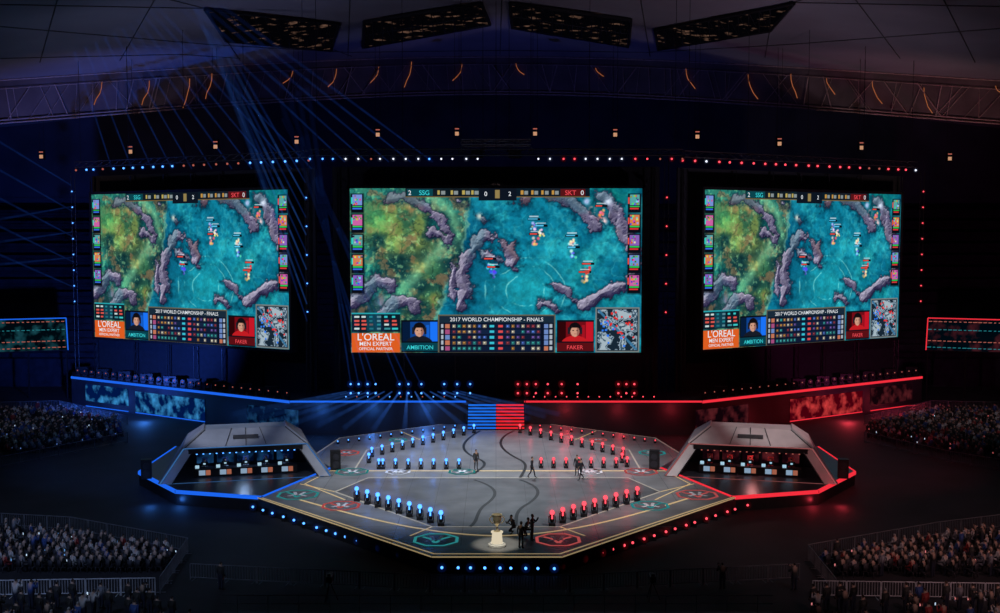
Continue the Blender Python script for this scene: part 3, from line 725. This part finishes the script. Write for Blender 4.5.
# ------------------------------------------------------------------ player booths
M_int=pm('booth_interior',(.02,.024,.045),.7); M_glass=pm('booth_floor',(.03,.034,.045),.35)
def booth(side):
    e=empty('player_booth')
    L=[(139,472),(176,491),(262,497),(331,468),(306,452),(250,444),(176,447)]
    if side>0: L=[(994-a,b) if a<300 else (992-a,b) for a,b in L]
    pts=g(L); z1=.04
    mb=MB(); mb.prism([(p.x,p.y) for p in pts],FZ,z1+.02,M_glass,M_black)
    mS=M_blueS if side<0 else M_redS; q=[(p.x,p.y) for p in pts]
    if side<0: chain=[q[i] for i in (6,0,1,2,3)]
    else: chain=[q[i] for i in (3,2,1,0,6)]
    for a,b in zip(chain[:-1],chain[1:]): edge(mb,a,b,z1-.25,.28,mS,.10)
    for a,b in zip(chain[:-1],chain[1:]): mb.strip([a,b],.2,z1+.03,mS)
    c=P(246,473) if side<0 else P(750,473)
    mb.M=Matrix.Translation((c.x,c.y,z1+.02))@Matrix.Rotation(.24 if side<0 else -.24,4,'Z')
    W0,W1,W2=7.3,5.3,3.5; z2,z3=2.85,4.15
    def slab(pts4,mat,th=.18):
        a=[Vector(p) for p in pts4]; nrm=(a[1]-a[0]).cross(a[2]-a[0]).normalized()*th
        n=len(a); vs=a+[p-nrm for p in a]
        mb.add(vs,[tuple(range(n)),tuple(range(2*n-1,n-1,-1))]+[(i,n+i,n+(i+1)%n,(i+1)%n) for i in range(n)],mat)
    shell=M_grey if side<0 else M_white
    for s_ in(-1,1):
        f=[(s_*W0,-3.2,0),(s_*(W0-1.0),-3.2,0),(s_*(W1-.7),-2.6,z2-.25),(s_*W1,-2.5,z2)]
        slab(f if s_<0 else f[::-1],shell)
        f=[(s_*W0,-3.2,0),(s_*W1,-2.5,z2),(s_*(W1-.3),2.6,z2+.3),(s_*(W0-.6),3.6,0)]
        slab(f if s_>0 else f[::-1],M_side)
        f=[(s_*W1,-2.5,z2),(s_*W2,-.6,z3),(s_*W2,2.0,z3),(s_*(W1-.3),2.6,z2+.3)]
        slab(f if s_>0 else f[::-1],shell)
        mb.tube((s_*W0,-3.25,0),(s_*W1,-2.55,z2),.06,M_pl2[side],5)
        mb.tube((s_*W1,-2.55,z2),(s_*W2,-.65,z3),.05,M_seam,5)
        mb.tube((s_*(W0-1.05),-3.3,0),(s_*(W1-.75),-2.7,z2-.3),.06,M_black,5)
    slab([(-W1,-2.5,z2),(W1,-2.5,z2),(W2,-.6,z3),(-W2,-.6,z3)],shell)
    slab([(-W2,-.6,z3),(W2,-.6,z3),(W2,2.0,z3),(-W2,2.0,z3)],shell)
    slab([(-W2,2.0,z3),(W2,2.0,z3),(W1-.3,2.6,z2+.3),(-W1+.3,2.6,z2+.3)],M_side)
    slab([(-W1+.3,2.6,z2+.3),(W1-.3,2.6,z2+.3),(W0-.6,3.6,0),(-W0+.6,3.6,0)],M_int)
    mb.box((0,-2.62,z2-.22),(2*W1-.8,.14,.42),M_black)
    for i in range(16): mb.box((-4.2+i*.56,-2.5,z2-.5),(.13,.1,.08),M_blueL if side<0 else M_dimL)
    mb.strip([(-W0+.6,-3.3),(W0-.6,-3.3)],.14,.02,M_pl2[side])
    mb.tube((-W1,-2.56,z2+.02),(W1,-2.56,z2+.02),.045,M_pl2[side],5)
    for k in (-1.75,0,1.75): mb.tube((k,-2.4,z2+.12),(k*.7,-.62,z3+.06),.03,M_seam,4)
    # raised crest panel on the visor
    cz=z2+.62; cy=-2.5+1.9*.62/1.3
    mb.box((0,cy-.12,cz+.12),(2.2,.10,.34),M_seam)
    for i in range(5): mb.box((-3.6+i*1.8,2.4,1.3),(1.5,.08,1.5),M_pbd if side<0 else M_prd)
    mb.box((0,-.9,.74),(9.0,.9,.06),M_black); mb.box((0,-1.25,.38),(9.0,.06,.66),M_black)
    for x in(-4.4,4.4): mb.box((x,-.9,.36),(.08,.8,.70),M_black)
    for i in range(5):
        x=-3.6+i*1.8
        mb.box((x-.2,-1.30,.42),(.55,.04,.44),M_desk[0]); mb.box((x+.32,-1.30,.42),(.4,.04,.44),M_desk[1])
        mb.box((x,-.9,1.14),(.62,.05,.38),M_black); mb.box((x,-.9,.86),(.06,.06,.2),M_black); mb.box((x,-.85,.775),(.26,.2,.02),M_black)
        mb.box((x,-.87,1.14),(.56,.02,.32),M_mon)
        mb.box((x,-.935,1.14),(.2,.02,.14),M_mon)
        mb.box((x-.62,-1.1,.93),(.34,.04,.28),M_mon)
        mb.box((x,.25,.44),(.52,.5,.1),M_red if side>0 else M_navy); mb.box((x,.53,.95),(.5,.1,.95),M_red if side>0 else M_navy); mb.tube((x,.25,.1),(x,.25,.42),.04,M_black,6)
        for a in range(5): mb.tube((x,.25,.08),(x+.3*math.cos(a*1.257),.25+.3*math.sin(a*1.257),.05),.025,M_black,4)
    mb.obj('booth_shell',e)
    for i in range(5):
        x=-3.6+i*1.8; pos=mb.M@Vector((x,.28,.0))
        person('player',pos,.24 if side<0 else -.24,'sit',(.35,.38,.45) if side<0 else (.5,.03,.04),(.03,.03,.04),parent=e)
    for dx in ((-9.2,8.6)):
        m2=MB(); m2.M=mb.M; m2.box((dx*.93,-.6,.9),(.9,.7,1.7),M_black); m2.tube((dx*.93,-.97,1.2),(dx*.93,-.99,1.2),.3,M_steel,12); m2.tube((dx*.93,-.97,.5),(dx*.93,-.99,.5),.34,M_steel,12); m2.obj('speaker_cabinet',e)
M_pl2={-1:em('booth_edge_blue',(.10,.35,.9),.35),1:em('booth_edge_red',(.9,.25,.25),.3)}
M_desk=[em('desk_panel_white',(.45,.65,.9),.5),em('desk_panel_orange',(.95,.30,.18),.35)]; M_mon=em('monitor_glow',(.5,.8,1),.7)
M_red=pm('chair_red',(.4,.03,.03),.5); M_navy=pm('chair_navy',(.03,.06,.2),.5)
booth(-1); booth(1)

# ------------------------------------------------------------------ side LED banners
M_tcd=em('banner_teal',(.05,.5,.6),.35)
for side in(-1,1):
    mb=MB(); D=152
    L=[(-14,320),(66,318),(68,350),(-14,353)] if side<0 else [(928,318),(1008,320),(1008,353),(926,350)]
    q=[Q(a,b,D) for a,b in L]
    M_c=emnoise('side_screen_%d'%side,(.0,.006,.012),(.02,.14,.18) if side<0 else (.12,.02,.03),.4,.7,.50,.72)
    mb.poly([q[0],q[3],q[2],q[1]],M_c)
    S=M_blueS if side<0 else M_redS
    for i in range(4): mb.tube(q[i],q[(i+1)%4],.08,S if i in(0,1 if side<0 else 3) else M_steel,5)
    for zf,mt in ((.10,M_dimL),(.35,M_tcd),(.70,M_dimL),(.9,M_dimL if side<0 else M_tcd)):
        for k in range(16):
            a=q[0].lerp(q[1],.03+k*.062); b=q[3].lerp(q[2],.03+k*.062); p=a.lerp(b,zf)+Vector((0,-.1,0))
            mb.box(p,(random.uniform(.25,.6),.05,.10),mt)
    for t in (.03,.5,.97):
        p=q[3].lerp(q[2],t); mb.tube((p.x,p.y+.4,FZ),(p.x,p.y+.4,q[0].z),.14,M_black,6)
    mb.box(((q[0].x+q[1].x)/2,D+.2,(q[0].z+q[2].z)/2),(abs(q[1].x-q[0].x),.25,abs(q[0].z-q[2].z)-.3),M_black)
    mb.obj('side_led_banner')

# ------------------------------------------------------------------ crowd
def inpoly(x,y,poly):
    c=False; n=len(poly)
    for i in range(n):
        x1,y1=poly[i][:2]; x2,y2=poly[(i+1)%n][:2]
        if (y1>y)!=(y2>y) and x<(x2-x1)*(y-y1)/(y2-y1)+x1: c=not c
    return c
base=[]
for ps in('sit','sit','shoot','stand'):
    v,l,t,k=figure(ps,False)
    v=v.copy()
    if ps=='sit':
        m=MB(); m.box((0,.02,.40),(.46,.46,.06),None); m.box((0,.24,.68),(.46,.05,.5),None)
        for a in(-.2,.2):
            for b in(-.18,.22): m.box((a,b,.19),(.04,.04,.38),None)
        o=len(v); v=np.concatenate([v,np.array(m.v)]); 
        l=np.concatenate([l,np.array([i+o for f in m.f for i in f])]); t=np.concatenate([t,np.full(len(m.f),4)]); k=np.concatenate([k,np.array(['c']*len(m.v))])
    m=MB(); m.box((.1,-.47,1.56),(.08,.02,.15),None)
    if ps=='sit': m=MB(); m.box((.14,-.5,.68),(.09,.02,.16),None)
    if ps=='stand': m=MB(); m.box((.26,-.12,.80),(.09,.02,.16),None)
    o=len(v); v=np.concatenate([v,np.array(m.v)]); l=np.concatenate([l,np.array([i+o for f in m.f for i in f])]); t=np.concatenate([t,np.full(6,4)]); k=np.concatenate([k,np.array(['x']*8)])
    base.append((v,l,t,k))
def crowd(name,poly,tint,dx=.62,dy=1.05,tgt=(0,112),stand=.06,dens=.93):
    VV=[];LL=[];TT=[];CC=[];off=0
    xs=[p[0] for p in poly]; ys=[p[1] for p in poly]; y=min(ys)
    while y<max(ys):
        x=min(xs)+random.random()*.3
        while x<max(xs):
            if inpoly(x,y,poly) and random.random()<dens:
                bi=random.choice([2,3,3]) if random.random()<stand else 0
                v,l,t,k=base[bi]; a=math.atan2(tgt[1]-y,tgt[0]-x)+math.pi/2+random.uniform(-.15,.15); s=random.uniform(.92,1.06)
                c,s_=math.cos(a),math.sin(a); X=v[:,0]*c-v[:,1]*s_; Y=v[:,0]*s_+v[:,1]*c
                VV.append(np.stack([X*s+x+random.uniform(-.08,.08),Y*s+y+random.uniform(-.1,.1),v[:,2]*s+FZ],1)); LL.append(l+off); TT.append(t); off+=len(v)
                r=random.random()
                sh=(.6,.6,.62) if r<.12 else (.22,.23,.27) if r<.24 else (.35,.04,.04) if r<.30 else (.04,.09,.3) if r<.44 else tuple([random.uniform(.01,.05)]*3)
                hr=random.choice([(.02,.015,.012),(.02,.015,.012),(.05,.03,.02),(.35,.35,.35)])
                d={'k':(.5,.34,.27,.0),'h':hr+(0,),'f':(.05,.05,.05,0),'s':tuple(sh)+(0,),'p':(.02,.025,.05,0),'c':(.03,.03,.04,0)}
                rr=random.random(); d['x']=((.6,.8,1,.8) if rr<.10 else tint+(.6,) if rr<.22 else (.02,.02,.02,0))
                CC.append(np.array([d[q] for q in k]))
            x+=dx
        y+=dy
    me=rawmesh(name,np.concatenate(VV),np.concatenate(LL),np.concatenate(TT),np.concatenate(CC),M_people)
    o=bpy.data.objects.new(name,me); COL.objects.link(o)
pw=lambda L: [(p.x,p.y) for p in g(L,FZ)]
crowd('seated_audience',pw([(-30,416),(60,413),(122,428),(120,439),(40,453),(-30,464)]),(.2,.4,1.0),.8,1.15,dens=.85)
crowd('seated_audience',pw([(1030,416),(940,413),(870,428),(872,439),(960,456),(1030,466)]),(1.0,.2,.2),.8,1.15,dens=.85)
crowd('seated_audience',pw([(-20,534),(60,539),(178,558),(158,574),(-20,577)]),(.2,.5,1.0),.66,1.10,dens=.82)
crowd('seated_audience',pw([(1020,534),(940,545),(820,564),(845,578),(1020,582)]),(1.0,.3,.3),.66,1.10,dens=.82)
crowd('standing_staff',pw([(185,586),(430,595),(570,595),(800,586),(800,592),(185,592)]),(.3,.3,.5),2.3,1.0,stand=1,dens=.45)
crowd('standing_audience',pw([(-20,603),(150,603),(190,640),(-20,640)]),(.2,.5,1.0),.85,1.3,stand=1,dens=.5)
crowd('standing_audience',pw([(800,606),(1020,606),(1020,640),(790,640)]),(1.0,.3,.3),.8,1.2,stand=1,dens=.55)

# barriers
def barrier(L,name='crowd_barrier',mat=None):
    mb=MB(); pts=[p for p in g(L,FZ)]; mt=mat or M_bar
    for a,b in zip(pts[:-1],pts[1:]):
        n=max(1,round((b-a).length/2.2))
        for i in range(n):
            p=a.lerp(b,i/n+.01/n); q=a.lerp(b,(i+1)/n-.02/n); u=Vector((0,0,1))
            mb.tube(p+u*1.1,q+u*1.1,.035,mt,5); mb.tube(p+u*.2,q+u*.2,.03,mt,5); mb.tube(p,p+u*1.1,.035,mt,5); mb.tube(q,q+u*1.1,.035,mt,5)
            for k in range(1,12): r=p.lerp(q,k/12); mb.tube(r+u*.2,r+u*1.1,.018,mt,4)
            d=(q-p).normalized(); nn=Vector((-d.y,d.x,0))*.3
            for r in(p.lerp(q,.1),p.lerp(q,.9)): mb.tube(r-nn+u*.03,r+nn+u*.03,.03,mt,4)
    mb.obj(name)
M_bard=pm('barrier_dark',(.16,.165,.19),.5,.2)
barrier([(-20,598),(156,595)]); barrier([(812,598),(1020,601)]); barrier([(-20,526),(70,531),(188,553),(160,594)],mat=M_bard); barrier([(1020,526),(940,536),(808,560),(836,596)],mat=M_bard)
barrier([(190,580),(430,592),(570,592),(800,580)],mat=M_bard); barrier([(-20,411),(60,409),(128,425)],mat=M_bard); barrier([(1020,411),(930,409),(864,425)],mat=M_bard)
barrier([(-20,472),(40,460),(128,442)],mat=M_bard); barrier([(1020,474),(950,462),(864,442)],mat=M_bard)

mb=MB(); a=P(225,622,FZ); b=P(770,622,FZ); w_=b.x-a.x
mb.box(((a.x+b.x)/2,a.y-2.5,FZ+.4),(w_,4,.8),M_plat)
for i in range(18):
    x=a.x+w_*(i+.5)/18; mb.tube((x,a.y-.6,FZ+.8),(x,a.y-.6,FZ+1.8),.025,M_bard,5)
mb.tube((a.x,a.y-.6,FZ+1.8),(b.x,a.y-.6,FZ+1.8),.03,M_bard,5); mb.tube((a.x,a.y-.6,FZ+1.3),(b.x,a.y-.6,FZ+1.3),.02,M_bard,5)
mb.obj('camera_riser')
def broadcast(px,py,z=FZ):
    mb=MB(); c=P(px,py,z)
    for a in range(3): mb.tube(c+Vector((.5*math.cos(a*2.09),.5*math.sin(a*2.09),0)),c+Vector((0,0,1.2)),.03,M_black,5)
    mb.box(c+Vector((0,0,1.4)),(.35,.8,.35),M_black); mb.tube(c+Vector((0,.4,1.4)),c+Vector((0,.75,1.4)),.14,M_black,10,.17); mb.box(c+Vector((0,-.3,1.68)),(.2,.15,.15),M_black)
    mb.obj('broadcast_camera')
broadcast(330,600); broadcast(652,600)

# ------------------------------------------------------------------ lamp glow + beams (emission-only volumes in place of light scattered by air)
he=empty('light_beams')
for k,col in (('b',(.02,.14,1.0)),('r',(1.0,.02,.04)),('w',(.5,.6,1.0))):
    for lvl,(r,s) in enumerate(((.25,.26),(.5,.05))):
        mb=MB(); mat=vem('lamp_halo_%s_%d'%(k,lvl),col,s*(.6 if k=='w' else 1))
        for c,sc in HALOS[k]: mb.sphere(c,r*max(.6,sc),mat,12,8)
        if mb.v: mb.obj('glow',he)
beams=[]
ru=random.Random(5)
for i in range(11):        # rising fan from the left roof truss
    px=112+i*20; p=Q(px,169,145-i*1.6); beams.append((p,Vector((-.12-.045*i,-.2,.62)),ru.uniform(26,42),0))
for i in range(5):
    px=345+i*22; p=Q(px,162,124.8); beams.append((p,Vector((-.80,.05,.75-.04*i)),ru.uniform(28,42),0))
for z in range(9):         # fan from the inner tower, climbing past the left screen
    p=Vector((-21.9,127.2,H-10+z*2.0)); beams.append((p,Vector((-.30-.03*z,-.02,.95)),ru.uniform(24,36),1 if z%2 else 0))
for z in range(5):         # outer tower sweeping over the left stand
    p=Vector((-56.6,147.4,H-7+z*3.4)); beams.append((p,Vector((-1,-.25,.50+.04*z)),28,0))
for z in range(3):
    p=Vector((-56.6,147.4,H-3+z*3.4)); beams.append((p,Vector((-1,-.25,-.10-.05*z)),20,0))
for i,px in enumerate((350,358,367,375,399,408,421)):
    p=Vector(((px-496)/F*126.0,126.0,PZ+1.5)); beams.append((p,Vector((-.10-.05*i,-.06,.8)),34,0))
for i in range(16):        # low fan skimming the stage from the blue heads
    p=Vector(((346+i*7.6-496)/F*125.4,125.2,PZ+.9)); beams.append((p,Vector((-1.3+.17*i,-1,-.14)),14,1))
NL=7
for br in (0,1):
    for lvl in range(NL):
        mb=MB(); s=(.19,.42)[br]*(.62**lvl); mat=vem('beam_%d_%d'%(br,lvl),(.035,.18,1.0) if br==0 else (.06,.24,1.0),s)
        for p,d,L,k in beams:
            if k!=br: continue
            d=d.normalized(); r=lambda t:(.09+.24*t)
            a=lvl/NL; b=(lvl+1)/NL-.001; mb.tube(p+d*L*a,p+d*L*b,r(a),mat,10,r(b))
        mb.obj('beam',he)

# ------------------------------------------------------------------ lights
def spot(name,loc,tgt,e,col,size=50,blend=.6,r=.5):
    l=bpy.data.lights.new(name,'SPOT'); l.energy=e; l.color=col; l.spot_size=math.radians(size); l.spot_blend=blend; l.shadow_soft_size=r
    o=bpy.data.objects.new(name,l); COL.objects.link(o); o.location=loc; o.rotation_euler=(Vector(tgt)-Vector(loc)).to_track_quat('-Z','Y').to_euler(); return o
def point(name,loc,e,col,r=.2):
    l=bpy.data.lights.new(name,'POINT'); l.energy=e; l.color=col; l.shadow_soft_size=r
    o=bpy.data.objects.new(name,l); COL.objects.link(o); o.location=loc
spot('stage_front_fill',(-24,62,40),(-3,96,0),66000,(.90,.94,1),38,.8)  # unseen spots added in front and above to light the deck
spot('stage_front_fill',(24,62,40),(3,96,0),60000,(.98,.95,.96),38,.8)
spot('stage_top_light',(0,118,31),(0,104,0),30000,(.85,.92,1),60,.9)
spot('trophy_spot',(0,60,34),(.1,P(497,546).y,1),40000,(1,.93,.78),6,.6,.2)
spot('blue_wash',(-52,100,34),(-30,112,0),9000,(.08,.25,1),60)
spot('red_wash',(52,100,34),(30,112,0),8000,(1,.06,.1),60)
spot('booth_light',(-30,70,34),P(246,462),24000,(.85,.9,1),13)
spot('booth_light',(30,70,34),P(750,462),24000,(1,.92,.92),13)
spot('blue_wall_fill',(-45,120,6),(-50,190,26),42000,(.05,.16,1),95)  # wall spots added to imitate the glow of lit haze, no fixtures
spot('red_wall_fill',(45,120,6),(50,190,26),6000,(.8,.08,.35),95)
spot('wall_fill',(0,134,12),(0,192,34),9000,(.12,.15,.8),120)
spot('roof_fill',(-40,112,8),(-30,155,50),7500,(.60,.62,1),95,1,1)  # added fill for the ceiling, no fixture behind it
spot('roof_fill',(40,112,8),(30,155,50),9500,(.85,.65,.85),95,1,1)
spot('rim_fill',(-60,128,14),(-58,158,38),4000,(1,.62,.50),70,1)  # warm fill added to bring out the rim lattice, no fixture
spot('rim_fill',(60,128,14),(58,158,38),4600,(1,.62,.50),70,1)
spot('rim_fill',(0,128,26),(0,174,43),9000,(1,.62,.50),75,1)
spot('audience_fill',(-52,50,30),(-34,80,0),13000,(.38,.52,1),50)  # unseen spots added so crowd and barriers stay visible
spot('audience_fill',(52,50,30),(34,80,0),11000,(1,.5,.48),50)
spot('audience_fill',(-30,40,30),(-28,72,0),9000,(.5,.65,1),45)
spot('audience_fill',(30,40,30),(30,72,0),7000,(1,.6,.6),45)
spot('audience_fill',(-56,105,30),(-60,138,0),4600,(.45,.55,1),60)
spot('audience_fill',(56,105,30),(60,138,0),4600,(.85,.55,.55),60)
for p,k in LP: point('lamp_glow',p,14,{'b':(.05,.25,1),'r':(1,.04,.08),'w':(1,1,1)}[k],.15)
for side,col in((-1,(.05,.25,1)),(1,(1,.05,.08))):
    for x in (20,14,8): point('platform_glow',(side*x,122.5,1.6),150 if side<0 else 90,col,.3)
    for px in (150,180,245,300): 
        p=P(px if side<0 else 992-px,500 if px!=300 else 487,FZ+.5); point('platform_glow',p,50,col,.3)
    c=P(246 if side<0 else 750,474); point('booth_inner_light',(c.x,c.y-.8,2.3),120,(.4,.6,1) if side<0 else (1,.35,.35),.3)
    point('wing_glow',(side*43,133.0,-.2),420,col,.3); point('wing_glow',(side*33,126.5,-.2),120,col,.3); point('wing_glow',(side*52,139.5,-.2),160,col,.3)
print('verts',sum(len(o.data.vertices) for o in bpy.data.objects if o.type=='MESH'))
